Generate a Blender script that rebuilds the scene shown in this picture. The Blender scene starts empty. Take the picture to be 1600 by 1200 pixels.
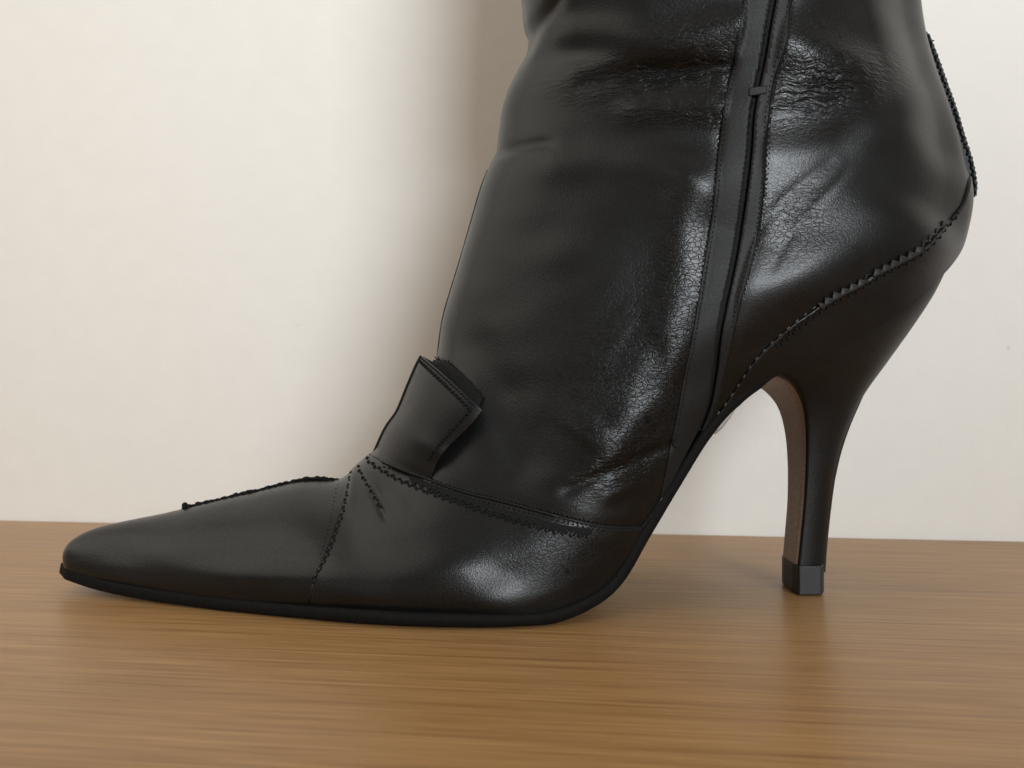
import bpy, math, random
import numpy as np
from mathutils import Vector, Matrix
from mathutils.bvhtree import BVHTree

random.seed(7)
rng = np.random.default_rng(7)
C = bpy.context.scene.collection
scene = bpy.context.scene

# ------------------------------------------------------------------ camera
F = 1358.0          # focal length in photo pixels (photo is 1600 wide)
D = 0.245           # metres from lens to the boot's middle plane
H = 0.058           # lens height above the table
cam_data = bpy.data.cameras.new('camera')
cam_data.sensor_width = 36.0
cam_data.lens = 36.0 * F / 1600.0
cam_data.clip_start = 0.01
cam_data.clip_end = 50
cam_data.dof.use_dof = True
cam_data.dof.focus_distance = 0.218
cam_data.dof.aperture_fstop = 24
cam = bpy.data.objects.new('camera', cam_data)
cam.location = (0, -D, H)
cam.rotation_euler = (math.radians(90), 0, 0)
C.objects.link(cam)
scene.camera = cam

# ------------------------------------------------------------------ light
scene.view_settings.view_transform = 'Standard'
scene.view_settings.look = 'None'
scene.view_settings.exposure = 0
scene.view_settings.gamma = 1
world = bpy.data.worlds.new('World')
scene.world = world
world.use_nodes = True
bg = world.node_tree.nodes['Background']
bg.inputs['Color'].default_value = (1.0, 0.91, 0.80, 1)
bg.inputs['Strength'].default_value = 0.24

def area(name, loc, target, sx, sy, power, color):
    l = bpy.data.lights.new(name, 'AREA')
    l.shape = 'RECTANGLE'; l.size = sx; l.size_y = sy
    l.energy = power; l.color = color
    o = bpy.data.objects.new(name, l)
    o.location = loc
    d = Vector(target) - Vector(loc)
    o.rotation_euler = d.to_track_quat('-Z', 'Y').to_euler()
    C.objects.link(o)
    return o
window = area('window_light', (0.50, -1.30, 0.43), (-0.01, 0.10, 0.30), 0.58, 0.40, 2.08, (0.90, 0.955, 1.0))
window.data.spread = math.radians(54)
area('ceiling_bounce_fill', (-0.12, -0.22, 0.85), (-0.12, -0.20, 0.0), 1.3, 0.58, 0.8, (1.0, 0.90, 0.74))  # added overhead fill, stands in for light bounced off the ceiling

area('side_fill_light', (-1.05, -0.34, 0.85), (0.0, 0.08, 0.12), 1.5, 1.0, 5.9, (1.0, 0.935, 0.83))  # added warm fill from the left, lifts the boot's shadow on the wall

# ------------------------------------------------------------------ helpers
def px2w(px, py, Y=0.0):
    d = D + Y
    return np.array([(px - 800) / F * d, Y, H - (py - 600) / F * d])

def project(v):
    d = v[..., 1] + D
    return 800 + F * v[..., 0] / d, 600 - F * (v[..., 2] - H) / d

def mesh_obj(name, verts, faces, mat, parent=None, smooth=True, attrs=None):
    me = bpy.data.meshes.new(name)
    verts = np.asarray(verts, dtype=np.float64)
    if isinstance(faces, np.ndarray):
        n, k = faces.shape
        me.vertices.add(len(verts))
        me.vertices.foreach_set('co', verts.astype(np.float32).ravel())
        me.loops.add(n * k)
        me.loops.foreach_set('vertex_index', faces.astype(np.int32).ravel())
        me.polygons.add(n)
        me.polygons.foreach_set('loop_start', np.arange(0, n * k, k, dtype=np.int32))
        me.polygons.foreach_set('loop_total', np.full(n, k, dtype=np.int32))
        me.update(calc_edges=True)
    else:
        me.from_pydata([tuple(v) for v in verts], [], faces)
    me.validate()
    if smooth:
        me.polygons.foreach_set('use_smooth', np.ones(len(me.polygons), dtype=bool))
    if attrs:
        for k, a in attrs.items():
            at = me.attributes.new(k, 'FLOAT', 'POINT')
            at.data.foreach_set('value', np.asarray(a, dtype=np.float32))
    me.materials.append(mat)
    o = bpy.data.objects.new(name, me)
    C.objects.link(o)
    if parent is not None:
        o.parent = parent
    return o

def solidify(o, t, offset=-1.0):
    m = o.modifiers.new('thickness', 'SOLIDIFY')
    m.thickness = t; m.offset = offset; m.use_rim = True
    return o

def catmull(ctrl, u):
    ctrl = np.asarray(ctrl, float)
    n = len(ctrl)
    u = np.clip(np.asarray(u, float), 0, n - 1 - 1e-9)
    i = np.floor(u).astype(int); f = (u - i)[:, None]
    p0 = ctrl[np.clip(i - 1, 0, n - 1)]; p1 = ctrl[i]
    p2 = ctrl[np.clip(i + 1, 0, n - 1)]; p3 = ctrl[np.clip(i + 2, 0, n - 1)]
    return 0.5 * (2 * p1 + (p2 - p0) * f + (2 * p0 - 5 * p1 + 4 * p2 - p3) * f**2 + (3 * p1 - p0 - 3 * p2 + p3) * f**3)

def resample(poly, step):
    """smooth polyline (px) resampled at a regular pixel step"""
    poly = np.asarray(poly, float)
    d = catmull(poly, np.linspace(0, len(poly) - 1, 40 * len(poly)))
    L = np.concatenate([[0], np.cumsum(np.linalg.norm(np.diff(d, axis=0), axis=1))])
    n = max(2, int(round(L[-1] / step)) + 1)
    t = np.linspace(0, L[-1], n)
    return np.stack([np.interp(t, L, d[:, k]) for k in range(d.shape[1])], 1)

def sdist(poly, X, Y):
    """signed distance to a px polyline; positive = right hand when walking it (image axes)"""
    poly = resample(poly, 14)
    best = np.full(X.shape, 1e18); sg = np.ones(X.shape)
    for a, b in zip(poly[:-1], poly[1:]):
        dx, dy = b - a; L2 = dx * dx + dy * dy
        t = np.clip(((X - a[0]) * dx + (Y - a[1]) * dy) / L2, 0, 1)
        ex = X - a[0] - t * dx; ey = Y - a[1] - t * dy
        d2 = ex * ex + ey * ey
        m = d2 < best
        best = np.where(m, d2, best)
        sg = np.where(m, np.where(dx * ey - dy * ex >= 0, 1.0, -1.0), sg)
    return sg * np.sqrt(best)

def gauss(poly, X, Y, sig):
    """soft ridge along a polyline that dies away towards both of its ends"""
    poly = resample(poly, 14)
    L = np.concatenate([[0], np.cumsum(np.linalg.norm(np.diff(poly, axis=0), axis=1))])
    best = np.full(X.shape, 1e18); pos = np.zeros(X.shape)
    for i in range(len(poly) - 1):
        a = poly[i]; dx, dy = poly[i + 1] - a; L2 = dx * dx + dy * dy
        t0 = ((X - a[0]) * dx + (Y - a[1]) * dy) / L2
        lo = -9 if i == 0 else 0; hi = 9 if i == len(poly) - 2 else 1
        t = np.clip(t0, lo, hi)
        d2 = (X - a[0] - t * dx) ** 2 + (Y - a[1] - t * dy) ** 2
        m = d2 < best
        best = np.where(m, d2, best); pos = np.where(m, L[i] + t * math.sqrt(L2), pos)
    e = min(0.35 * L[-1], 2.0 * sig + 12)
    w = np.clip((pos + 0.3 * e) / (1.3 * e), 0, 1) * np.clip((L[-1] + 0.3 * e - pos) / (1.3 * e), 0, 1)
    w = w * w * (3 - 2 * w)
    return np.exp(-0.5 * best / sig ** 2) * w

# ------------------------------------------------------------------ materials
def new_mat(name):
    m = bpy.data.materials.new(name); m.use_nodes = True
    nt = m.node_tree
    return m, nt, nt.nodes['Principled BSDF']

def N(nt, typ, **kw):
    n = nt.nodes.new(typ)
    for k, v in kw.items():
        if k.startswith('_'):
            setattr(n, k[1:], v)
        else:
            n.inputs[k].default_value = v
    return n

def math_node(nt, op, a, b=None, c=None, clamp=False):
    n = nt.nodes.new('ShaderNodeMath'); n.operation = op; n.use_clamp = clamp
    for i, v in enumerate((a, b, c)):
        if v is None: continue
        if isinstance(v, (int, float)): n.inputs[i].default_value = v
        else: nt.links.new(v, n.inputs[i])
    return n.outputs[0]

def ramp(nt, fac, stops):
    r = nt.nodes.new('ShaderNodeValToRGB')
    el = r.color_ramp.elements
    while len(el) < len(stops): el.new(0.5)
    for e, (p, c) in zip(el, stops):
        e.position = p
        e.color = c if len(c) == 4 else (*c, 1)
    nt.links.new(fac, r.inputs[0])
    return r.outputs[0]

def leather(name, col, rough, use_attr=True, grain=0.000042, crease=0.00030):
    m, nt, bs = new_mat(name)
    L = nt.links
    tc = N(nt, 'ShaderNodeTexCoord')
    nz = N(nt, 'ShaderNodeTexNoise', Scale=260.0, Detail=2.0)
    L.new(tc.outputs['Object'], nz.inputs['Vector'])
    sub = nt.nodes.new('ShaderNodeVectorMath'); sub.operation = 'SUBTRACT'
    sub.inputs[1].default_value = (0.5, 0.5, 0.5); L.new(nz.outputs['Color'], sub.inputs[0])
    sc = nt.nodes.new('ShaderNodeVectorMath'); sc.operation = 'SCALE'
    sc.inputs['Scale'].default_value = 0.0030; L.new(sub.outputs[0], sc.inputs[0])
    add = nt.nodes.new('ShaderNodeVectorMath'); add.operation = 'ADD'
    L.new(tc.outputs['Object'], add.inputs[0]); L.new(sc.outputs[0], add.inputs[1])
    mp = N(nt, 'ShaderNodeMapping'); mp.inputs['Scale'].default_value = (0.7, 0.7, 1.3)
    L.new(add.outputs[0], mp.inputs['Vector'])
    vo = N(nt, 'ShaderNodeTexVoronoi', Scale=860.0, _feature='DISTANCE_TO_EDGE')
    L.new(mp.outputs[0], vo.inputs['Vector'])
    g = ramp(nt, vo.outputs['Distance'], [(0.0, (0, 0, 0)), (0.05, (0.55,) * 3), (0.25, (1,) * 3)])
    # fine pores
    po = N(nt, 'ShaderNodeTexNoise', Scale=2200.0, Detail=2.0)
    L.new(tc.outputs['Object'], po.inputs['Vector'])
    # long stretch wrinkles
    mp2 = N(nt, 'ShaderNodeMapping'); mp2.inputs['Scale'].default_value = (95, 95, 700)
    mp2.inputs['Rotation'].default_value = (0, math.radians(-6), 0)
    L.new(add.outputs[0], mp2.inputs['Vector'])
    cz = N(nt, 'ShaderNodeTexNoise', Scale=1.0, Detail=3.0, Roughness=0.55)
    L.new(mp2.outputs[0], cz.inputs['Vector'])
    cr = math_node(nt, 'ABSOLUTE', math_node(nt, 'SUBTRACT', cz.outputs['Fac'], 0.5))
    cr = math_node(nt, 'MULTIPLY', cr, 5.0, clamp=True)
    cr = math_node(nt, 'POWER', cr, 0.6)
    if use_attr:
        ag = N(nt, 'ShaderNodeAttribute', _attribute_name='grain').outputs['Fac']
        ac = N(nt, 'ShaderNodeAttribute', _attribute_name='crease').outputs['Fac']
        h = math_node(nt, 'MULTIPLY', math_node(nt, 'MULTIPLY', g, ag), grain)
        h2 = math_node(nt, 'MULTIPLY', math_node(nt, 'MULTIPLY', cr, ac), crease)
    else:
        h = math_node(nt, 'MULTIPLY', g, grain * 0.3)
        h2 = math_node(nt, 'MULTIPLY', cr, 0.00001)
    h3 = math_node(nt, 'MULTIPLY', po.outputs['Fac'], 0.00005)
    hh = math_node(nt, 'ADD', math_node(nt, 'ADD', h, h2), h3)
    bp = N(nt, 'ShaderNodeBump', Strength=1.0, Distance=1.0)
    L.new(hh, bp.inputs['Height'])
    L.new(bp.outputs[0], bs.inputs['Normal'])
    # uneven polish
    rn = N(nt, 'ShaderNodeTexNoise', Scale=45.0, Detail=4.0, Roughness=0.6)
    L.new(tc.outputs['Object'], rn.inputs['Vector'])
    r = math_node(nt, 'ADD', math_node(nt, 'MULTIPLY', rn.outputs['Fac'], 0.22), rough - 0.11)
    L.new(r, bs.inputs['Roughness'])
    c = ramp(nt, rn.outputs['Fac'], [(0.3, tuple(x * 0.85 for x in col)), (0.7, tuple(x * 1.2 for x in col))])
    L.new(c, bs.inputs['Base Color'])
    bs.inputs['Specular IOR Level'].default_value = 0.30
    if use_attr:                                    # shade in cracks and creases, put in by lowering the specular
        line = ramp(nt, vo.outputs['Distance'], [(0.0, (1,) * 3), (0.09, (0,) * 3)])
        k = math_node(nt, 'MULTIPLY', line, math_node(nt, 'MULTIPLY', ag, 0.85), clamp=True)
        k2 = math_node(nt, 'MULTIPLY', math_node(nt, 'SUBTRACT', 1.0, cr), math_node(nt, 'MULTIPLY', ac, 0.7), clamp=True)
        k = math_node(nt, 'MAXIMUM', k, k2)
        L.new(math_node(nt, 'MULTIPLY', math_node(nt, 'SUBTRACT', 1.0, k), 0.40), bs.inputs['Specular IOR Level'])
    return m

def plain(name, col, rough, bump=0.0, scale=900.0, spec=0.5):
    m, nt, bs = new_mat(name)
    tc = N(nt, 'ShaderNodeTexCoord')
    nz = N(nt, 'ShaderNodeTexNoise', Scale=scale, Detail=4.0)
    nt.links.new(tc.outputs['Object'], nz.inputs['Vector'])
    c = ramp(nt, nz.outputs['Fac'], [(0.3, tuple(x * 0.75 for x in col)), (0.7, tuple(x * 1.2 for x in col))])
    nt.links.new(c, bs.inputs['Base Color'])
    bs.inputs['Roughness'].default_value = rough
    bs.inputs['Specular IOR Level'].default_value = spec
    if bump:
        bp = N(nt, 'ShaderNodeBump', Strength=1.0, Distance=bump)
        nt.links.new(nz.outputs['Fac'], bp.inputs['Height'])
        nt.links.new(bp.outputs[0], bs.inputs['Normal'])
    return m

M_leather = leather('black_leather', (0.0040, 0.0042, 0.0044), 0.335)
M_smooth = leather('smooth_black_leather', (0.0062, 0.0064, 0.0066), 0.44, use_attr=False)
M_placket = leather('placket_leather', (0.0085, 0.0085, 0.0085), 0.56, use_attr=False)
M_trim = leather('worn_trim_leather', (0.022, 0.022, 0.021), 0.5, use_attr=False)
M_thread = plain('black_thread', (0.007, 0.007, 0.007), 0.8, spec=0.2)
M_pale_thread = plain('worn_thread', (0.05, 0.05, 0.05), 0.55, spec=0.4)
M_zip = plain('zip_tape_black', (0.006, 0.006, 0.0065), 0.7, 0.0001, 1500, spec=0.2)
M_sole = plain('black_sole_edge', (0.0065, 0.006, 0.0058), 0.8, 0.00012, 700, spec=0.15)
M_breast = plain('brown_heel_lining', (0.36, 0.27, 0.23), 0.55, 0.00003, 1400)
M_tip = plain('black_rubber_tip', (0.0065, 0.0068, 0.0074), 0.5, 0.00002, 900)

# wall
M_wall, nt, bs = new_mat('painted_plaster')
tc = N(nt, 'ShaderNodeTexCoord')
n1 = N(nt, 'ShaderNodeTexNoise', Scale=130.0, Detail=5.0, Roughness=0.6)
n2 = N(nt, 'ShaderNodeTexNoise', Scale=26.0, Detail=3.0)
n3 = N(nt, 'ShaderNodeTexNoise', Scale=95.0, Detail=1.0)
for n in (n1, n2, n3): nt.links.new(tc.outputs['Object'], n.inputs['Vector'])
hh = math_node(nt, 'ADD', math_node(nt, 'MULTIPLY', n1.outputs['Fac'], 0.0011), math_node(nt, 'MULTIPLY', n2.outputs['Fac'], 0.0012))
bp = N(nt, 'ShaderNodeBump', Strength=0.2, Distance=1.0)
nt.links.new(hh, bp.inputs['Height']); nt.links.new(bp.outputs[0], bs.inputs['Normal'])
nt.links.new(ramp(nt, n3.outputs['Fac'], [(0.17, (0.42, 0.38, 0.33)), (0.21, (0.82, 0.795, 0.745)), (0.8, (0.84, 0.815, 0.765))]), bs.inputs['Base Color'])
bs.inputs['Roughness'].default_value = 0.75
bs.inputs['Specular IOR Level'].default_value = 0.25

# oak
M_wood, nt, bs = new_mat('oiled_oak')
L = nt.links
tc = N(nt, 'ShaderNodeTexCoord')
def stretched(sx, sy, detail, rough=0.6, dist=0.0):
    mp = N(nt, 'ShaderNodeMapping'); mp.inputs['Scale'].default_value = (sx, sy, sy)
    L.new(tc.outputs['Object'], mp.inputs['Vector'])
    n = N(nt, 'ShaderNodeTexNoise', Scale=1.0, Detail=detail, Roughness=rough, Distortion=dist)
    L.new(mp.outputs[0], n.inputs['Vector'])
    return n.outputs['Fac']
broad = stretched(1.6, 60.0, 4.0)
tone = stretched(2.6, 170.0, 4.0, 0.65)
mid = stretched(4.5, 380.0, 3.0, 0.6, 0.03)
fine = stretched(26.0, 1000.0, 3.0, 0.65)
pores = stretched(20.0, 600.0, 1.0)
base = ramp(nt, broad, [(0.25, (0.435, 0.246, 0.100)), (0.5, (0.475, 0.275, 0.114)), (0.78, (0.515, 0.304, 0.131))])
def darken(colsock, facsock, tint, amount):
    mx = nt.nodes.new('ShaderNodeMix'); mx.data_type = 'RGBA'; mx.blend_type = 'MULTIPLY'
    L.new(math_node(nt, 'MULTIPLY', facsock, amount, clamp=True), mx.inputs[0])
    L.new(colsock, mx.inputs[6]); mx.inputs[7].default_value = (*tint, 1)
    return mx.outputs[2]
tn = ramp(nt, tone, [(0.28, (1,) * 3), (0.62, (0,) * 3)])
streak = ramp(nt, mid, [(0.35, (1,) * 3), (0.41, (0.3,) * 3), (0.47, (0,) * 3)])
pore = ramp(nt, pores, [(0.27, (1,) * 3), (0.36, (0,) * 3)])
fl = ramp(nt, fine, [(0.32, (1,) * 3), (0.66, (0,) * 3)])
c = darken(base, tn, (0.80, 0.76, 0.70), 0.5)
c = darken(c, streak, (0.66, 0.57, 0.48), 0.4)
c = darken(c, fl, (0.58, 0.51, 0.44), 0.85)
c = darken(c, pore, (0.55, 0.45, 0.37), 0.5)
L.new(c, bs.inputs['Base Color'])
bp = N(nt, 'ShaderNodeBump', Strength=0.5, Distance=0.00012)
L.new(math_node(nt, 'ADD', fine, mid), bp.inputs['Height']); L.new(bp.outputs[0], bs.inputs['Normal'])
L.new(math_node(nt, 'ADD', math_node(nt, 'MULTIPLY', mid, 0.12), 0.29), bs.inputs['Roughness'])
bs.inputs['Specular IOR Level'].default_value = 0.24

# ------------------------------------------------------------------ setting
def slab(name, size, loc, rz, mat, bevel=0.002):
    sx, sy, sz = (s / 2 for s in size)
    v = [(-sx, -sy, -sz), (sx, -sy, -sz), (sx, sy, -sz), (-sx, sy, -sz), (-sx, -sy, sz), (sx, -sy, sz), (sx, sy, sz), (-sx, sy, sz)]
    f = [(0, 3, 2, 1), (4, 5, 6, 7), (0, 1, 5, 4), (1, 2, 6, 5), (2, 3, 7, 6), (3, 0, 4, 7)]
    o = mesh_obj(name, v, f, mat, smooth=False)
    o.location = loc; o.rotation_euler = (0, 0, rz)
    b = o.modifiers.new('bevel', 'BEVEL'); b.width = bevel; b.segments = 2
    return o
yaw = math.atan2(-0.05, 0.4083)
ny = np.array([-math.sin(yaw), math.cos(yaw)])      # away from the camera, along the wall's normal
w0 = np.array([0.0, 0.0997])
wall = slab('wall', (2.6, 0.08, 1.6), (*(w0 + ny * 0.04), 0.72), yaw, M_wall)
wall['kind'] = 'structure'
wall['label'] = 'cream white painted plaster wall behind the boot'
table = slab('wooden_surface', (1.5, 0.62, 0.03), (*(w0 - ny * 0.3105), -0.015), yaw, M_wood, 0.0015)
table['kind'] = 'structure'
table['label'] = 'light oak wooden surface with straight grain under the boot'

# ------------------------------------------------------------------ the boot
boot = bpy.data.objects.new('boot', None)
C.objects.link(boot)
boot.empty_display_size = 0.05
boot['label'] = 'black leather pointed boot with high slim heel standing on the oak surface'
boot['category'] = 'boot'

#        P (top / front)  Q (bottom / back)   half widths in mm at s = 0 .1 .25 .5 .75 .9
R = [
 (101, 873, 100, 881, 0.4, 0.42, 0.4, 0.34, 0.24, 0.16),
 (106, 855, 106, 889, 4.5, 4.7, 4.5, 3.8, 2.8, 1.8),
 (120, 841, 125, 896, 7, 7.2, 7, 6, 4.5, 2.8),
 (150, 827, 165, 907, 10.5, 10.7, 10.2, 8.6, 6.2, 4),
 (200, 815, 230, 919, 15.5, 15.6, 14.8, 12.2, 8.8, 5.6),
 (260, 803, 300, 929, 20.5, 20.6, 19.86, 16.92, 12.05, 7.35),
 (330, 786, 380, 938, 26, 26, 25.3, 21.1, 15, 9),
 (400, 770, 460, 945, 30.5, 30.7, 29.8, 24.6, 17.5, 10.5),
 (470, 754, 540, 950, 34.5, 35, 33.8, 28.1, 19.5, 12),
 (530, 750, 620, 955, 37, 37.5, 36.3, 30.6, 21.5, 13),
 (560, 726, 700, 958, 38.5, 39, 38.3, 32.6, 23, 14),
 (590, 699, 775, 959, 38.5, 39.3, 38.8, 33.6, 24, 15),
 (627, 657, 845, 956, 36.5, 37.5, 37.4, 32.8, 24.75, 15.75),
 (658, 613, 905, 939, 33.5, 35.5, 36.6, 31.1, 24.3, 16.5),
 (681, 565, 955, 905, 30, 33.3, 35.76, 30.56, 24.88, 17.5),
 (692, 500, 1000, 832, 27.5, 32, 35.2, 30.5, 22.5, 15.8),
 (706, 450, 1050, 750, 26, 31, 34.7, 30.5, 23, 16.3),
 (722, 398, 1100, 672, 25.5, 30.5, 34.2, 30.5, 23.5, 16.8),
 (738, 342, 1150, 620, 25.5, 30, 34.2, 31, 24, 17.3),
 (752, 294, 1215, 585, 26, 30, 34.2, 31.5, 24.5, 17.8),
 (765, 260, 1300, 545, 26, 29.9, 33.98, 32.18, 25.14, 18.3),
 (775, 236, 1385, 500, 25, 29.1, 33.32, 33.22, 26.06, 18.8),
 (780, 202, 1442, 455, 20, 26.8, 32.16, 34.26, 26.98, 18.8),
 (784, 174, 1484, 412, 12, 23, 30.5, 34.8, 27.4, 18.8),
 (794, 142, 1504, 370, 5, 16, 28, 35.3, 27.9, 19.3),
 (810, 110, 1510, 318, 0, 14, 27, 35.3, 28.4, 19.8),
 (822, 86, 1503, 262, 0, 13, 26.5, 35.5, 31.5, 22.5),
 (824, 62, 1486, 195, 0, 13, 26.5, 36, 32, 23),
 (819, 40, 1461, 125, 0, 13.5, 27, 36.5, 32.5, 23.5),
 (816, 15, 1442, 60, 0, 14, 27.5, 37, 33, 24),
 (814, -20, 1432, 0, 0, 15, 28.5, 37.5, 33.5, 24.5),
 (815, -100, 1416, -90, 0, 20, 31, 38, 34, 25),
 (825, -300, 1400, -300, 0, 21, 32, 39, 35, 26),
 (835, -420, 1400, -420, 0, 22, 33, 40, 36, 27),
]
ctrl = []
for r in R:
    p = px2w(r[0], r[1], 0.0)
    q = px2w(r[2], r[3], -r[4] / 1000)
    ctrl.append([p[0], p[2], q[0], q[2]] + [(w / 1000) for w in r[4:]])
ctrl = np.array(ctrl)
# ring positions: even steps along the longer of the two guide curves
uu = np.linspace(0, len(R) - 1, 6000)
cc = catmull(ctrl, uu)
stp = np.maximum(np.hypot(*np.diff(cc[:, 0:2], axis=0).T), np.hypot(*np.diff(cc[:, 2:4], axis=0).T))
stp = stp * np.where(uu[1:] > 30.5, 0.2, 1.0)
cum = np.concatenate([[0], np.cumsum(stp)])
NU = 560
U = np.interp(np.linspace(0, cum[-1], NU), cum, uu)
NT = 270                                            # samples from Q to P on one side
SN = np.array([0, .1, .25, .5, .75, .9, 1.0])

def hermite(y, s):
    """y: (n,7) values at SN; s: (n,) -> smooth interpolation, monotone-limited"""
    h = np.diff(SN); d = np.diff(y, axis=1) / h
    m = np.zeros_like(y)
    m[:, 0] = d[:, 0]; m[:, -1] = d[:, -1]
    a, b = d[:, :-1], d[:, 1:]
    m[:, 1:-1] = np.where(a * b > 0, 2 * a * b / np.where(np.abs(a + b) < 1e-15, 1, a + b), 0)
    i = np.clip(np.searchsorted(SN, s, side='right') - 1, 0, 5)
    r = np.arange(len(s)); t = (s - SN[i]) / h[i]
    y0, y1, m0, m1 = y[r, i], y[r, i + 1], m[r, i] * h[i], m[r, i + 1] * h[i]
    return (2*t**3 - 3*t**2 + 1)*y0 + (t**3 - 2*t**2 + t)*m0 + (-2*t**3 + 3*t**2)*y1 + (t**3 - t**2)*m1

def surf(u, t):
    """t in [0,1] near side from Q to P, [1,2] far side from P back to Q"""
    c = catmull(ctrl, u)
    near = t <= 1
    tt = np.where(near, t, 2 - t)
    s = (1 - np.cos(np.pi * tt)) / 2
    w2 = np.concatenate([c[:, 4:10] ** 2, np.zeros((len(u), 1))], 1)
    W = np.sqrt(np.maximum(hermite(w2, s), 0))
    x = c[:, 2] + (c[:, 0] - c[:, 2]) * s
    z = c[:, 3] + (c[:, 1] - c[:, 3]) * s
    return np.stack([x, np.where(near, -W, W), z], 1)

# seam lines on the near side, in photo pixels
TOE = [(560, 690), (551, 724), (546, 748), (535, 794), (516, 850), (502, 884), (490, 915), (482, 965), (478, 1010)]
COLLAR = [(530, 690), (572, 708), (598, 722), (625, 730), (670, 749), (722, 768), (779, 782), (835, 797), (891, 812), (947, 823), (1004, 824), (1060, 815)]
COUNTER = [(1560, 250), (1519, 268), (1509, 292), (1499, 318), (1480, 341), (1458, 368), (1434, 389), (1402, 406), (1367, 424), (1343, 441), (1315, 455), (1294, 466), (1262, 490), (1241, 504), (1213, 529), (1196, 546), (1178, 566), (1161, 592), (1140, 623), (1119, 650), (1085, 700)]
L1 = [(1262, -620), (1215, -300), (1180, -100), (1163, 0), (1150, 80), (1133, 160), (1125, 216), (1114, 330), (1101, 408), (1092, 466), (1079, 541), (1073, 566), (1060, 637), (1050, 690), (1035, 760)]
L2 = [(1300, -620), (1255, -300), (1222, -100), (1204, 0), (1195, 45), (1186, 99), (1177, 140), (1170, 180), (1166, 240), (1157, 312), (1144, 395), (1128, 472), (1118, 528), (1112, 585), (1104, 630), (1091, 668), (1060, 730)]
L3 = [(x + 10, y + 1) for x, y in L2]
L4 = [(1335, -620), (1290, -300), (1257, -100), (1237, 0), (1222, 75), (1207, 135), (1199, 195), (1195, 270), (1186, 354), (1171, 410), (1157, 462), (1147, 515), (1138, 560), (1128, 605), (1112, 652), (1080, 720)]
SEAMS = dict(toe=TOE, collar=COLLAR, counter=COUNTER, l1=L1, l2=L2, l3=L3, l4=L4)

ug, tg = np.meshgrid(U, np.linspace(0, 2, 2 * NT + 1), indexing='ij')
ug = ug.ravel(); tg = tg.ravel()
NV = len(ug); NTT = 2 * NT + 1
ii, jj = np.meshgrid(np.arange(NU - 1), np.arange(NTT - 1), indexing='ij')
a = (ii * NTT + jj).ravel(); b = a + 1; c_ = a + NTT; d_ = c_ + 1
tris = np.concatenate([np.stack([a, b, d_], 1), np.stack([a, d_, c_], 1)])
edges = np.concatenate([np.stack([a, b], 1), np.stack([a, c_], 1), np.stack([a, d_], 1)])

def pix(u, t):
    v = surf(u, t); v[:, 1] = -np.abs(v[:, 1])
    return project(v)
def far(t): return t > 1.0
locked = np.zeros(NV, bool)
vals = {}
for name, poly in SEAMS.items():                    # move grid vertices onto each seam
    X, Yp = pix(ug, tg)
    f = sdist(poly, X, Yp)
    if name == 'counter': f = np.where(Yp < 230, 200.0, f)
    f0, f1 = f[edges[:, 0]], f[edges[:, 1]]
    m = (f0 * f1 < 0) & (np.abs(f0) < 40) & (np.abs(f1) < 40)
    e = edges[m]; r = np.abs(f0[m]) / (np.abs(f0[m]) + np.abs(f1[m]))
    vm = np.where(r < 0.5, e[:, 0], e[:, 1]); vo = np.where(r < 0.5, e[:, 1], e[:, 0]); fr = np.minimum(r, 1 - r)
    o = np.argsort(-fr); vm, vo, fr = vm[o], vo[o], fr[o]
    k = ~locked[vm]; vm, vo, fr = vm[k], vo[k], fr[k]
    ou, ot = ug.copy(), tg.copy()
    ug[vm] = ou[vm] + (ou[vo] - ou[vm]) * fr
    tg[vm] = ot[vm] + (ot[vo] - ot[vm]) * fr
    locked[vm] = True
X, Yp = pix(ug, tg)
for name, poly in SEAMS.items():
    f = sdist(poly, X, Yp)
    if name == 'counter': f = np.where(Yp < 230, 200.0, f)
    f[np.abs(f) < 0.25] = 0
    vals[name] = f
V = surf(ug, tg)

def normals(V):
    n = np.zeros_like(V)
    A, B, E = V[tris[:, 0]], V[tris[:, 1]], V[tris[:, 2]]
    fn = np.cross(B - A, E - A)
    for k in range(3): np.add.at(n, tris[:, k], fn)
    n /= np.maximum(np.linalg.norm(n, axis=1, keepdims=True), 1e-12)
    return n
NRM = normals(V)
ctr = catmull(ctrl, ug); cen = np.stack([(ctr[:, 0] + ctr[:, 2]) / 2, np.zeros(NV), (ctr[:, 1] + ctr[:, 3]) / 2], 1)
if ((V - cen) * NRM).sum() < 0:
    NRM = -NRM; tris = tris[:, ::-1].copy()

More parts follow.
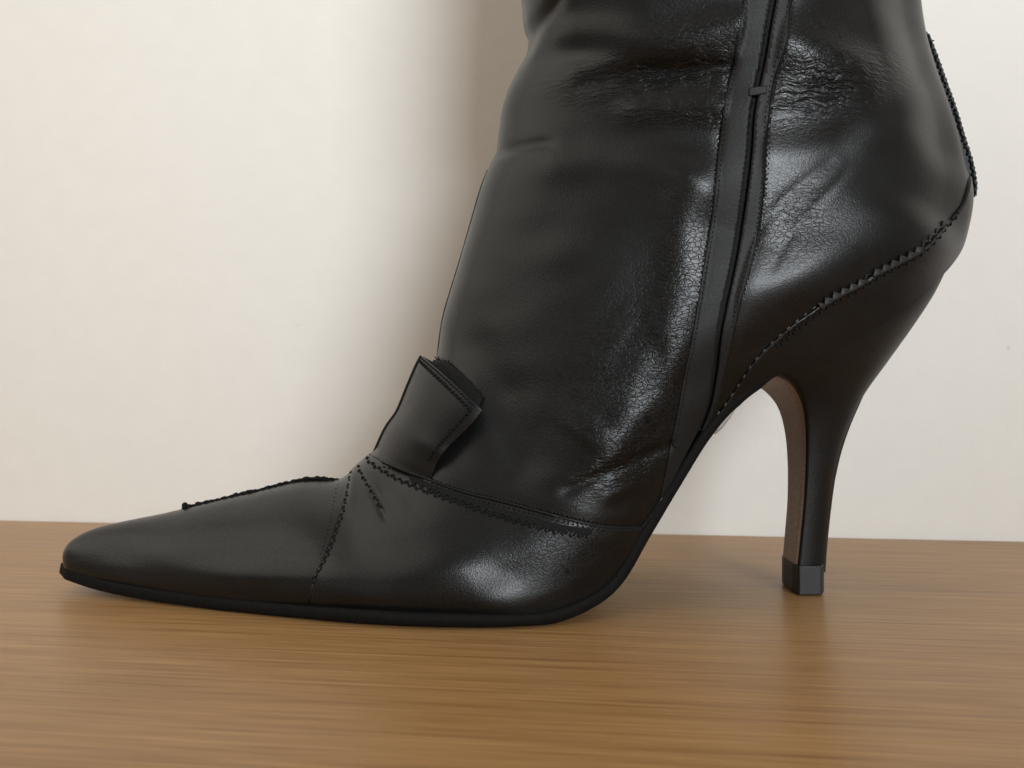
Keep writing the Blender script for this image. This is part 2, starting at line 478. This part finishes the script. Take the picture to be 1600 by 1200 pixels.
# folds and swellings of the worn leather: polyline, height mm, softness px
FOLDS = [
 ([(860, 132), (925, 112), (1000, 88), (1090, 60), (1150, 42), (1215, 20)], 1.45, 22),
 ([(890, 136), (960, 122), (1040, 110), (1150, 103), (1200, 100)], -1.0, 9),
 ([(960, 178), (1020, 172), (1090, 166), (1200, 162)], 1.0, 15),
 ([(860, 212), (1000, 220), (1110, 212), (1190, 205)], -0.7, 22),
 ([(820, 268), (900, 254), (1020, 254), (1090, 285), (1130, 330)], 0.75, 20),
 ([(740, 246), (775, 238), (815, 229), (870, 220)], -0.5, 7),
 ([(1150, 40), (1225, 68), (1290, 92), (1350, 122), (1390, 150)], 1.9, 26),
 ([(1150, 190), (1205, 184), (1300, 176), (1400, 145)], 0.5, 16),
 ([(1140, 240), (1210, 235), (1300, 222), (1360, 210)], -0.5, 22),
 ([(1172, 378), (1230, 305), (1310, 245)], -0.22, 6),
 ([(1200, 430), (1240, 360), (1330, 262)], -0.15, 5),
 ([(1090, 465), (1185, 440), (1300, 405), (1450, 345), (1540, 300)], 1.5, 42),
 ([(1470, 130), (1400, 190), (1330, 230)], 0.7, 24),
 ([(806, 98), (818, 76), (836, 44), (862, 12), (880, -20)], -1.0, 8),
 ([(1078, 250), (1072, 320), (1060, 450), (1034, 555), (992, 645), (935, 722), (915, 745)], 1.2, 26),
 ([(1030, 520), (1020, 590), (985, 640)], -0.7, 16),
 ([(950, 500), (985, 525)], 0.2, 30),
 ([(930, 650), (900, 690)], 0.6, 26),
 ([(870, 772), (900, 760), (985, 722), (1040, 700), (1070, 688)], -0.7, 7),
 ([(930, 785), (1000, 752)], 0.5, 9),
 ([(740, 960), (800, 925), (880, 874), (965, 818), (1000, 790)], 0.65, 28),
 ([(553, 728), (552, 760), (545, 805)], 0.4, 5),
 ([(563, 719), (580, 752), (606, 800)], 0.4, 6),
 ([(557, 724), (567, 745), (580, 767), (594, 793), (606, 818)], -0.45, 3.5),
 ([(600, 760), (640, 800)], 0.25, 7),
 ([(760, 560), (800, 660), (830, 740)], -0.8, 30),
]
disp = np.zeros(NV)
v = vals
zone = (v['l1'] < 0) & (v['l4'] > 0)
for poly, amp, sig in FOLDS: disp += amp * gauss(poly, X, Yp, sig) * np.clip(1 - 0.85 * np.clip(np.minimum(-v['l1'], v['l4']) / 8, 0, 1), 0, 1)
above = v['collar'] < 0                             # above the collar seam
left_toe = v['toe'] > 0                             # ahead of the toe-cap seam
ctr_in = v['counter'] < 0                           # inside the counter
g1 = lambda n, s: np.exp(-0.5 * (v[n] / s) ** 2)
zipv = np.clip((700 - Yp) / 25, 0, 1) * (tg <= 1.0)
disp += -0.16 * g1('l1', 7) * zipv - 0.16 * g1('l4', 7) * zipv * (~ctr_in)
inz = (v['l1'] < 0) & (v['l4'] > 0)
in_gap = (v['l2'] <= 0) & (v['l3'] >= 0)
disp += -0.35 * g1('collar', 8) * np.clip((1030 - X) / 40, 0, 1)
disp += -0.15 * g1('toe', 8)
# low random unevenness
kx = rng.normal(0, 1, (14, 2)); ph = rng.uniform(0, 6.28, 14)
for k in range(14):
    wl = 60 + 9 * k
    q = kx[k] / np.linalg.norm(kx[k])
    disp += 0.025 * np.sin((X * q[0] + Yp * q[1]) / wl * 6.28 + ph[k])
edge_fade = np.clip(np.minimum(tg, 2 - tg) / 0.02, 0, 1)
ridge_fade = 0.25 + 0.75 * np.clip(np.abs(V[:, 1]) / 0.008, 0, 1)
V = V + NRM * (disp * ridge_fade / 1000)[:, None]

def blob(x, y, rx, ry, rot=0.0):
    cr, sr = math.cos(rot), math.sin(rot)
    dx, dy = X - x, Yp - y
    return np.exp(-0.5 * (((dx * cr + dy * sr) / rx) ** 2 + ((-dx * sr + dy * cr) / ry) ** 2))
crease = np.clip(blob(1040, 118, 95, 22, -0.1) + 0.9 * blob(1075, 182, 65, 12) + blob(1290, 140, 70, 28, -0.2) + 0.12 * blob(1060, 520, 40, 110, 0.2)
                 + 0.55 * blob(970, 728, 55, 22, -0.5) + 0.2 * blob(1250, 320, 60, 30, -0.7) + 0.12 * blob(970, 620, 70, 80), 0, 1) * (0.3 + 0.7 * np.clip(Yp * 0 + 1, 0, 1))
grain = np.clip(0.07 + blob(1100, 70, 70, 40) + blob(1260, 90, 60, 45) + 0.9 * blob(1060, 480, 40, 150, 0.15) + 0.6 * blob(960, 570, 60, 80)
                + 0.7 * blob(1240, 350, 60, 50) + 0.6 * blob(990, 680, 70, 50) + 0.7 * blob(880, 860, 60, 45), 0, 1)
grain = np.where(left_toe, 0.2, grain); crease = np.where(left_toe | inz, crease * 0.15, crease); grain = np.where(inz, grain * 0.4, grain)
grain = np.where(ctr_in, 0.15, grain); crease = np.where(ctr_in, 0, crease)

tm = {k: val[tris].mean(1) for k, val in vals.items()}
ytri = Yp[tris].mean(1); tt_ = tg[tris].mean(1)
lab = np.full(len(tris), 'front_panel', dtype=object)
lab[tm['l1'] < 0] = 'zip_placket'
lab[(tm['l2'] < 0)] = 'zip_tape'
lab[(tm['l3'] < 0)] = 'zip_piping'
lab[(tm['l4'] < 0)] = 'back_panel'
farm = tt_ > 1.0                                    # the zip is on the near side only
lab[farm & (tm['l1'] < 0)] = 'back_panel'
lab[tm['counter'] < 0] = 'heel_counter'
lab[(tm['collar'] > 0) & (tm['l1'] > -60) & (ytri > 660)] = 'vamp'
lab[(tm['toe'] > 0) & (X[tris].mean(1) < 575) & (ytri > 690)] = 'toe_cap'
PANEL = {}
AV = []; AT = []; an = 0
for name in ('toe_cap', 'vamp', 'front_panel', 'zip_placket', 'zip_tape', 'zip_piping', 'back_panel', 'heel_counter'):
    T = tris[lab == name]
    if not len(T): continue
    ids, inv = np.unique(T, return_inverse=True)
    mat = {'zip_tape': M_zip, 'zip_placket': M_placket, 'zip_piping': M_placket}.get(name, M_leather)
    step = {'toe_cap': 0.35, 'vamp': 0.45, 'zip_placket': 0.25, 'zip_tape': -1.0, 'zip_piping': 0.1, 'heel_counter': 0.55}.get(name, 0.0)
    Vp = V[ids] + NRM[ids] * step / 1000
    AV.append(Vp); AT.append(inv.reshape(-1, 3) + an); an += len(ids)
    o = mesh_obj(name, Vp, inv.reshape(-1, 3), mat, boot, attrs=dict(grain=grain[ids], crease=crease[ids]))
    solidify(o, 0.0002 if name == 'toe_cap' else 0.0011)
    PANEL[name] = o

# ---- look-up of points on the near surface
bvh = BVHTree.FromPolygons(np.concatenate(AV).tolist(), np.concatenate(AT).tolist(), all_triangles=True)
camv = Vector((0, -D, H))
NF = normals(V)
near_ids = np.where(tg <= 1.0)[0]
nearX, nearY = project(V[near_ids])
def on(px, py, lift=0.0):
    """point and outward normal of the boot's near side seen at a photo position"""
    d = (Vector(px2w(px, py, 0.0)) - camv).normalized()
    loc, nrm, idx, dist = bvh.ray_cast(camv, d)
    if loc is None or loc.y > 0.03:
        k = near_ids[np.argmin((nearX - px) ** 2 + (nearY - py) ** 2)]
        loc = Vector(V[k]); nrm = Vector(NF[k])
    if nrm.dot(camv - loc) < 0: nrm = -nrm
    return loc + nrm * lift, nrm

# ---- small-shape builders (joined meshes)
def sphere_template(nu=6, nv=4):
    vs = [(0, 0, 1)]
    for i in range(1, nv):
        for j in range(nu):
            th = math.pi * i / nv; p = 2 * math.pi * j / nu
            vs.append((math.sin(th) * math.cos(p), math.sin(th) * math.sin(p), math.cos(th)))
    vs.append((0, 0, -1)); fs = []
    for j in range(nu): fs.append((0, 1 + j, 1 + (j + 1) % nu))
    for i in range(nv - 2):
        for j in range(nu):
            p, q = 1 + i * nu + j, 1 + i * nu + (j + 1) % nu
            fs.append((p, p + nu, q)); fs.append((q, p + nu, q + nu))
    last = len(vs) - 1; o = 1 + (nv - 2) * nu
    for j in range(nu): fs.append((last, o + (j + 1) % nu, o + j))
    return np.array(vs), np.array(fs)
SV, SF = sphere_template()
class Join:
    def __init__(self): self.v = []; self.f = []; self.n = 0
    def add(self, v, f):
        self.v.append(np.asarray(v)); self.f.append(np.asarray(f) + self.n); self.n += len(v)
    def bead(self, p, t, n, rl, rw, rh):
        t = Vector(t).normalized(); n = Vector(n); n = (n - t * n.dot(t)).normalized(); s = t.cross(n)
        M = np.array([t * rl, s * rw, n * rh])
        self.add(SV @ M + np.array(p), SF)
    def build(self, name, mat, parent, kind=None, label=None):
        o = mesh_obj(name, np.concatenate(self.v), np.concatenate(self.f), mat, parent)
        if kind: o['kind'] = kind
        if label: o['label'] = label
        return o
def tangent(P, i):
    return P[min(i + 1, len(P) - 1)] - P[max(i - 1, 0)]

def stitches(J, line, step=11.0, length=0.62, r=0.00022, off=0.0, lift=0.0001, jitter=0.6):
    pts = resample(line, step)
    P = []
    for i, (x, y) in enumerate(pts):
        tx, ty = pts[min(i + 1, len(pts) - 1)] - pts[max(i - 1, 0)]; l = math.hypot(tx, ty)
        P.append(on(x - ty / l * off + random.uniform(-jitter, jitter) * 0.5, y + tx / l * off, lift))
    for i in range(len(P) - 1):
        a, b = P[i][0], P[i + 1][0]
        if (a - b).length > 0.006: continue
        J.bead((a + b) / 2, b - a, P[i][1], (b - a).length * 0.5 * length, r, r)

def rope(J, line, step=5.5, r=0.0006, lift=0.0003, twist=0.6, jitter=0.15, off=0.0):
    pts = resample(line, step)
    P = []
    for i, (x, y) in enumerate(pts):
        tx, ty = pts[min(i + 1, len(pts) - 1)] - pts[max(i - 1, 0)]; l = math.hypot(tx, ty)
        P.append(on(x - ty / l * off, y + tx / l * off, lift))
    for i in range(len(P)):
        t = Vector(tangent([np.array(p[0]) for p in P], i)); n = P[i][1]
        if t.length > 0.012 or t.length == 0: continue
        t.normalize(); s = n.cross(t)
        k = 1 if i % 2 else -1
        dirv = t * math.cos(twist) + s * math.sin(twist) * k
        q = r * random.uniform(1 - jitter, 1 + jitter)
        J.bead(P[i][0] + s * k * q * 0.45, dirv, n, q * 1.45, q * 0.8, q * 0.8)

def pinked(name, line, pitch, tooth, width, mat, lift=0.00035, side=1, thick=0.0006, rnd=0.15):
    """strip following a line with a row of saw teeth along one edge"""
    pts = resample(line, pitch / 2)
    v = []; f = []
    for i, (x, y) in enumerate(pts):
        tx, ty = pts[min(i + 1, len(pts) - 1)] - pts[max(i - 1, 0)]; l = math.hypot(tx, ty)
        nx, ny_ = ty / l * side, -tx / l * side
        h = (tooth if i % 2 else 0) * random.uniform(1 - rnd, 1 + rnd)
        a0, na = on(x + nx * h, y + ny_ * h, lift)
        b0, nb = on(x - nx * width * 0.5, y - ny_ * width * 0.5, lift)
        c0, ncn = on(x - nx * width, y - ny_ * width, lift * 0.8)
        v += [a0, b0, c0]
    n = len(pts)
    for i in range(n - 1):
        if (Vector(v[3 * i]) - Vector(v[3 * i + 3])).length > 0.01: continue
        for k in (0, 1):
            f.append((3 * i + k, 3 * i + 3 + k, 3 * i + 4 + k, 3 * i + 1 + k))
    o = mesh_obj(name, v, f, mat, boot, smooth=False)
    o.modifiers.new('thickness', 'SOLIDIFY').thickness = thick
    o.modifiers[-1].offset = 0
    return o

def tube(J, pts, r, n=7):
    pts = [Vector(p) for p in pts]; rings = []
    for i, p in enumerate(pts):
        t = (pts[min(i + 1, len(pts) - 1)] - pts[max(i - 1, 0)]).normalized()
        a = t.cross(Vector((0, 1, 0.2))).normalized(); b = t.cross(a)
        rr = r[i] if hasattr(r, '__len__') else r
        rings += [p + (a * math.cos(2 * math.pi * k / n) + b * math.sin(2 * math.pi * k / n)) * rr for k in range(n)]
    f = []
    for i in range(len(pts) - 1):
        for k in range(n):
            p, q = i * n + k, i * n + (k + 1) % n
            f += [(p, q, q + n), (p, q + n, p + n)]
    J.add(np.array([tuple(x) for x in rings]), np.array(f))

# ---- stitching
J = Join()
stitches(J, L1[3:14], 8, 0.55, r=0.00017, off=3.0, lift=0); stitches(J, L1[3:14], 8, 0.55, r=0.00017, off=-5.0, lift=0)
stitches(J, L4[3:12], 8, 0.55, r=0.00017, off=4.0, lift=0); stitches(J, L4[3:11], 8, 0.55, r=0.00017, off=-5.0, lift=0)
stitches(J, [(1049, 680), (1052, 695), (1057, 700)], 5, 0.7, r=0.00035)
J.build('zip_stitching', M_thread, boot, 'stuff')
J = Join()
stitches(J, COLLAR[2:10], 8, 0.6, off=7.0)
J.build('collar_stitching', M_thread, boot, 'stuff')
J = Join()
stitches(J, [(1280, 478), (1241, 508), (1213, 533), (1196, 550), (1178, 570), (1161, 597), (1140, 628), (1122, 654)], 17, 0.5, r=0.00028, off=3, lift=0.0001)
J.build('counter_stitching', M_pale_thread, boot, 'stuff', 'worn pale grey stitches low on the heel counter')

vv = []
zs = [(1170, 137), (1199, 133), (1198, 147), (1169, 151)]
for lift in (0.0004, -0.0009):
    for x, y in zs: vv.append(on(x, y, lift)[0])
zst = mesh_obj('zip_stop', vv, [(0, 1, 2, 3), (4, 7, 6, 5), (0, 4, 5, 1), (1, 5, 6, 2), (2, 6, 7, 3), (3, 7, 4, 0)], M_placket, boot, smooth=False)
bv = zst.modifiers.new('bevel', 'BEVEL'); bv.width = 0.0004; bv.segments = 3
J = Join()
cp = [on(x, y, 0.0) for x, y in resample(COLLAR[2:11], 5)]
tube(J, [p[0] for p in cp], 0.0004)
J.build('collar_piping', M_smooth, boot)

# ---- braided black seams
J = Join(); rope(J, [(548, 733), (545, 752), (537, 794), (526, 828), (516, 857), (501, 887), (488, 908)], 6, 0.00045, lift=0.0)
rope(J, [(528, 751), (524, 772), (519, 800), (511, 836), (500, 872)], 6.5, 0.00028, lift=-0.0001)
J.build('toe_cap_seam', M_thread, boot)
J = Join(); rope(J, [(557, 724), (567, 745), (580, 767), (594, 793)], 6, 0.00045, lift=0.0001); J.build('dart_seam', M_thread, boot)
J = Join(); rope(J, [(569, 712), (578, 722), (590, 731), (610, 743), (640, 757), (668, 768)], 6, 0.0005, lift=0.0001)
rope(J, [(668, 768), (704, 782), (760, 801), (816, 818), (872, 832), (917, 838)], 6.5, 0.00045, lift=0.0001, twist=0.9)
J.build('collar_seam', M_thread, boot)
pinked('collar_trim', [(640, 750), (670, 762), (704, 775), (760, 795), (816, 811), (872, 826), (925, 833)], 13, 6, 7, M_thread, side=-1, lift=0.0002, thick=0.0003, rnd=0.4)
pinked('counter_trim', [(1480, 343), (1458, 370), (1434, 391), (1402, 408), (1367, 426), (1343, 442), (1315, 456), (1294, 468), (1268, 487)], 15.0, 6, 5, M_trim, side=-1, lift=0.0003, thick=0.0004)
J = Join(); rope(J, [(1497, 334), (1480, 354), (1458, 380), (1434, 400), (1402, 418), (1367, 436), (1343, 452), (1315, 466), (1294, 478), (1265, 500), (1243, 516), (1216, 541)], 6.5, 0.00045, lift=0.0001)
J.build('counter_seam', M_thread, boot)

# ---- raised seams on the middle plane (toe ridge, shin, back)
J = Join()
rp = resample([(289, 793), (341, 781), (404, 766), (466, 751), (497, 748), (530, 750)], 5)
tube(J, [px2w(x, y + 1 + random.uniform(-.5, .5), 0) for x, y in rp], [0.0005 + 0.00012 * math.sin(i * 1.7) + random.uniform(-1, 1) * 0.0001 for i in range(len(rp))])
for i, (x, y) in enumerate(rp):
    t = Vector(px2w(*rp[min(i + 1, len(rp) - 1)])) - Vector(px2w(*rp[max(i - 1, 0)]))
    J.bead(px2w(x, y - random.uniform(0, 1.8), -0.0006 if i % 2 else 0.0004), t + Vector((0, 0.0005, 0.0004 * (-1) ** i)), (0, 0, 1), 0.0010 * random.uniform(.7, 1.2), 0.0005, 0.00045 * random.uniform(.6, 1.3))
for x, y, r in ((289, 790, 0.0010), (296, 791, 0.0007)): J.bead(px2w(x, y, -0.0003), (1, 0, 0.3), (0, 0, 1), r, r, r)
J.build('centre_seam', M_thread, boot)
J = Join()
tube(J, [px2w(x, y, -0.0004) for x, y in resample([(683, 566), (692, 500), (706, 450), (722, 398), (738, 342), (752, 294), (763, 266)], 10)], 0.00042)
J.build('shin_seam', M_smooth, boot)
BACK = [(1446, 52), (1459, 88), (1472, 124), (1489, 172), (1503, 218), (1514, 252), (1520, 284), (1520, 306)]
bp_ = resample(BACK, 4)
vv = []; ff = []
for i, (x, y) in enumerate(bp_):
    tx, ty = bp_[min(i + 1, len(bp_) - 1)] - bp_[max(i - 1, 0)]; l = math.hypot(tx, ty)
    nx, ny_ = ty / l, -tx / l
    o_ = min(1, i / 6, (len(bp_) - 1 - i) / 5) * (1.2 + (0.9 if i % 2 else -0.9) * random.uniform(.3, 1.2))
    for Yo in (-0.0009, 0.0009):
        vv.append(px2w(x - nx * 22, y - ny_ * 22, Yo)); vv.append(px2w(x + 6 + nx * o_, y + ny_ * o_, Yo * 0.8))
for i in range(len(bp_) - 1):
    k = 4 * i
    ff += [(k, k + 4, k + 5, k + 1), (k + 2, k + 3, k + 7, k + 6), (k + 1, k + 5, k + 7, k + 3)]
mesh_obj('back_trim', vv, ff, M_smooth, boot, smooth=False)
J = Join()
for i, (x, y) in enumerate(resample([(a - 1, b) for a, b in BACK], 5.5)):
    J.bead(px2w(x + 3 + (1 if i % 2 else -1), y, -0.0009), (0.3, 0, -1), (0, -1, 0), 0.0007 * random.uniform(.6, 1.3), 0.0005 * random.uniform(.5, 1.3), 0.0005)
J.bead(px2w(1454, 64, -0.0004), (1, 0, 0.1), (0, -1, 0), 0.0012, 0.0003, 0.0003)
tube(J, [px2w(1466 + 7 * math.sin(k / 12 * 5.6), 112 - 5 * math.cos(k / 12 * 5.6), 0) for k in range(13)], 0.0002, 5)
J.build('back_seam', M_thread, boot)

# ---- tongue flap standing off the instep
def bez(p, t):
    p = [np.array(q, float) for q in p]
    while len(p) > 1: p = [a * (1 - t) + b * t for a, b in zip(p[:-1], p[1:])]
    return p[0]
NA, NB = 26, 22
cl = [(588, 712), (606, 672), (625, 644), (640, 608), (655, 573), (663, 558)]
ne = [(672, 752), (684, 722), (700, 700), (718, 682), (740, 660), (755, 641)]
def flap_point(a, b):
    p = catmull(np.array(cl, float), np.array([a * 5]))[0]; q = catmull(np.array(ne, float), np.array([a * 5]))[0]
    P0 = px2w(p[0], p[1], 0.0)
    yb = on(q[0], q[1])[0].y + 0.0012 - 0.0042 * min(1, a * 3.2) - 0.0016 * a
    Q0 = px2w(q[0], q[1], yb)
    w = P0 * (1 - b) + Q0 * b
    w[1] = yb * (1 - (1 - b) ** 1.9) ** (1 / 1.25)
    w[0] += -0.0012 * math.sin(math.pi * b) * (1 - a); w[2] += 0.0012 * math.sin(math.pi * b) * 0.6
    return w
fv = []; ffc = []
for i in range(NA):
    for j in range(-NB, NB + 1):
        b_ = (abs(j) / NB) ** 1.5
        w = flap_point(i / (NA - 1), b_)
        if j > 0: w[1] = -w[1]
        fv.append(w)
nj = 2 * NB + 1
for i in range(NA - 1):
    for j in range(nj - 1):
        ffc.append((i * nj + j, i * nj + j + 1, (i + 1) * nj + j + 1, (i + 1) * nj + j))
flap = mesh_obj('tongue_flap', fv, ffc, M_smooth, boot)
solidify(flap, 0.0014, 0.0)
flap.modifiers[-1].offset = 0
bv = flap.modifiers.new('bevel', 'BEVEL'); bv.width = 0.0003; bv.segments = 2; bv.limit_method = 'ANGLE'
J = Join()
tube(J, [flap_point(k / 30, 0.0) + np.array([-0.0003, 0, 0]) for k in range(31)], 0.0011, 8)
J.build('flap_edge', M_thread, flap)
J = Join()
def fl_n(a, b):
    e = 0.02
    d1 = flap_point(min(a + e, 1), b) - flap_point(max(a - e, 0), b); d2 = flap_point(a, min(b + e, 1)) - flap_point(a, max(b - e, 0))
    n = Vector(np.cross(d1, d2)).normalized()
    return n if n.y < 0 else -n
def flap_run(fa, n, r, rl):
    for k in range(n):
        a_, b_ = fa(k / (n - 1)); a2, b2 = fa(min(1, k / (n - 1) + 0.01)); nn = fl_n(a_, b_)
        p = Vector(flap_point(a_, b_)) + nn * 0.0009
        t = Vector(flap_point(a2, b2)) - Vector(flap_point(a_, b_))
        if t.length < 1e-7: continue
        J.bead(p, t.normalized() + nn.cross(t.normalized()) * 0.5, nn, rl, r, r)
flap_run(lambda k: (0.88, 0.03 + 0.89 * k), 20, 0.00045, 0.00075)
flap_run(lambda k: (0.945, 0.05 + 0.87 * k), 24, 0.00022, 0.0005)
flap_run(lambda k: (0.88 - 0.72 * k, 0.90), 16, 0.0004, 0.0007)
J.build('flap_stitching', M_thread, flap, 'stuff')

# ---- second layer of the tongue behind the flap
lo = [(676, 580), (690, 592), (706, 606), (724, 624), (738, 640), (744, 652)]
up = [(684, 564), (700, 566), (718, 580), (738, 600), (754, 622), (757, 645)]
lo_, up_ = resample(lo, 7), resample(up, 7)
n_ = min(len(lo_), len(up_)); vv = []; ff = []
for i in range(n_):
    for k in range(5):
        t = k / 4
        x, y = lo_[i] * (1 - t) + up_[i] * t
        p, nn = on(x, y, 0.0011 - 0.0004 * t)
        vv.append(p)
for i in range(n_ - 1):
    for k in range(4):
        if (vv[i * 5 + k] - vv[i * 5 + 5 + k]).length < 0.006:
            ff.append((i * 5 + k, i * 5 + k + 1, i * 5 + 6 + k, i * 5 + 5 + k))
solidify(mesh_obj('tongue_lining', vv, ff, M_thread, boot), 0.0009, 0.0)

# ---- frayed edge of the tongue just behind the flap
J = Join()
for k in range(26):
    x = 686 + k * 2.7; y = 563 + k * 1.5 + 0.035 * k * k
    p, n = on(x, y, 0.0003)
    J.bead(p, Vector((random.uniform(-.3, 1), -0.2, random.uniform(-1, .6))), n, random.uniform(.0009, .0020), 0.00025, 0.00025)
J.build('frayed_edge', M_thread, boot, 'stuff')

# ---- sole
us = np.linspace(0, 19, 190)
cs = catmull(ctrl, us)
TH = np.interp(us, [0, 3, 8, 12, 14, 16, 17, 18, 18.6, 19], [0.0030, 0.0036, 0.0045, 0.0042, 0.0037, 0.0034, 0.0034, 0.0032, 0.0022, 0.0006])
qx, qz = cs[:, 2], cs[:, 3]
tx = np.gradient(qx); tz = np.gradient(qz); ll = np.hypot(tx, tz); dnx, dnz = tz / ll, -tx / ll   # downwards normal
bb = cs[:, 4] + np.interp(us, [0, 2, 6, 9, 12, 14, 16, 19], [0.0006, 0.0008, 0.0012, 0.0026, 0.0026, 0.0010, 0.0005, -0.001])
bb = bb * np.sqrt(np.clip((us + 0.02) / 1.0, 0, 1))
sv = []; sf = []
prof = [(0.0, 0.86, 0.05), (1, 0.97, 0.0), (1, 0.995, 0.12), (1, 0.985, 0.5), (1, 0.955, 0.82), (1, 0.90, 0.94), (0, 0.0, 1.0)]
for i in range(len(us)):
    ex = 0.0010 * max(0, 1 - us[i] / 1.5)
    row = []
    for _, wf, tf in prof:
        z = qz[i] + dnz[i] * TH[i] * tf + 0.0002
        row.append((qx[i] + dnx[i] * TH[i] * tf - ex, -bb[i] * wf, max(z, 0.0004)))
    sv += row + [(x, -y, z) for x, y, z in reversed(row)]
m_ = 2 * len(prof)
for i in range(len(us) - 1):
    for k in range(m_):
        sf.append((i * m_ + k, i * m_ + (k + 1) % m_, (i + 1) * m_ + (k + 1) % m_, (i + 1) * m_ + k))
sf.append(tuple(range(m_))); sf.append(tuple(reversed(range((len(us) - 1) * m_, len(us) * m_))))
sole = mesh_obj('sole', sv, sf, M_sole, boot)

# ---- scrap of clear film stuck under the arch
M_film, nt, bs = new_mat('clear_film')
bs.inputs['Base Color'].default_value = (0.55, 0.54, 0.52, 1); bs.inputs['Roughness'].default_value = 0.25
bs.inputs['Alpha'].default_value = 0.55
fo = [(1150, 634), (1138, 648), (1126, 662), (1114, 676)]; fi = [(1151, 637), (1141, 653), (1129, 669), (1117, 679)]
vv = [px2w(x, y, -0.016) for x, y in fo] + [px2w(x, y, -0.014) for x, y in fi]
film = mesh_obj('film_scrap', vv, [(k, k + 1, k + 5, k + 4) for k in range(3)], M_film, sole)
solidify(film, 0.0002)
film['label'] = 'scrap of clear film peeling off under the arch'

# ---- heel
HR = [  # near front edge, back, half width mm
 (1247, 890, 1288, 891, 7.0), (1251, 850, 1291, 847, 7.1), (1257, 790, 1297, 789, 7.5), (1260, 735, 1305, 732, 8.3),
 (1261, 690, 1315, 690, 9.6), (1259, 652, 1329, 652, 11.5), (1253, 625, 1347, 614, 14.0), (1241, 603, 1380, 566, 18.0),
 (1222, 590, 1420, 508, 22.0), (1200, 583, 1452, 458, 24.2), (1172, 572, 1476, 412, 23.5)]
hc = []
for fx, fy, bx, by, w in HR:
    f_ = px2w(fx, fy, -w / 1000); b_ = px2w(bx, by, 0)
    hc.append([f_[0], f_[2], b_[0], b_[2], w / 1000])
hu = np.linspace(0, len(HR) - 1, 120); hs = catmull(np.array(hc), hu)
NS = 26
hv = []; hf = []
prof_s = (1 - np.cos(np.linspace(0, np.pi, NS))) / 2
for r in hs:
    fx, fz, bx, bz, w = r
    ring = []
    for s in prof_s:
        y = w * (1 - s ** 2.3) ** 0.5
        y *= 1 - 0.10 * max(0, 1 - s / 0.05) ** 2
        ring.append((fx + (bx - fx) * s, -y, fz + (bz - fz) * s))
    rr = [(fx + 0.0010, 0, fz)] + [(fx + 0.0008, -w * 0.5, fz), (fx + 0.0004, -w * 0.8, fz)] + ring
    hv += rr + [(x, -y, z) for x, y, z in reversed(rr[1:-1])]
mh = 2 * (NS + 3) - 2
for i in range(len(hs) - 1):
    for k in range(mh):
        hf.append((i * mh + k, i * mh + (k + 1) % mh, (i + 1) * mh + (k + 1) % mh, (i + 1) * mh + k))
hf.append(tuple(reversed(range(mh))))
heel = mesh_obj('heel', hv, hf, M_smooth, boot)
# brown lining on the heel's front face, curving forward under the arch
lv = []; lf = []
lu = np.linspace(0.25, 9.3, 90); ls = catmull(np.array(hc), lu)
fxz = ls[:, :2]; tg_ = np.gradient(fxz, axis=0); tl = np.hypot(tg_[:, 0], tg_[:, 1]); nx_, nz_ = -tg_[:, 1] / tl, tg_[:, 0] / tl
YW = np.linspace(-1, 1, 13)
for i in range(len(ls)):
    w = ls[i, 4] * 0.9
    for yk in YW:
        off = -0.0002 if abs(yk) > 0.95 else 0.0005
        lv.append((ls[i, 0] + nx_[i] * off, yk * w, ls[i, 1] + nz_[i] * off))
for i in range(len(ls) - 1):
    for k in range(12): lf.append((i * 13 + k, i * 13 + k + 1, (i + 1) * 13 + k + 1, (i + 1) * 13 + k))
mesh_obj('heel_breast', lv, lf, M_breast, heel)['label'] = 'brown leather facing on the front of the heel'
# fine seam down the back of the heel covering
J = Join()
tube(J, [px2w(x, y, -0.004) for x, y in resample([(1347, 618), (1327, 664), (1313, 705), (1303, 748), (1296, 790), (1291, 832)], 12)], 0.0004)
J.build('heel_seam', M_smooth, heel)
# top piece
plan = [(78.2, -7.6), (84.3, -7.7), (86.3, -4.0), (86.6, 0), (86.3, 4.0), (84.3, 7.7), (78.2, 7.6), (77.6, 4), (77.6, -4)]
tv = [(x / 1000 + 0.0002, y / 1000, 0.0003) for x, y in plan] + [(x / 1000 + 0.0002, y / 1000, 0.0083) for x, y in plan]
n_ = len(plan)
tf = [tuple(reversed(range(n_))), tuple(range(n_, 2 * n_))] + [(k, (k + 1) % n_, (k + 1) % n_ + n_, k + n_) for k in range(n_)]
tip = mesh_obj('heel_tip', tv, tf, M_tip, heel, smooth=False)
bv = tip.modifiers.new('bevel', 'BEVEL'); bv.width = 0.0003; bv.segments = 2

# ---- lint on the wood
J = Join()
for k in range(5):
    J.bead(px2w(964 + k * 2, 912 + random.uniform(-4, 3), 0.012) * np.array([1, 1, 0]) + np.array([0, 0, 0.0004 + 0.0002 * (k % 2)]), (random.uniform(-1, 1), 1, 0.3), (0, 0, 1), 0.0007, 0.0003, 0.0003)
o = J.build('lint', M_thread, None)
o['label'] = 'tiny dark scrap of lint on the wood beside the ball of the boot'; o['category'] = 'lint'
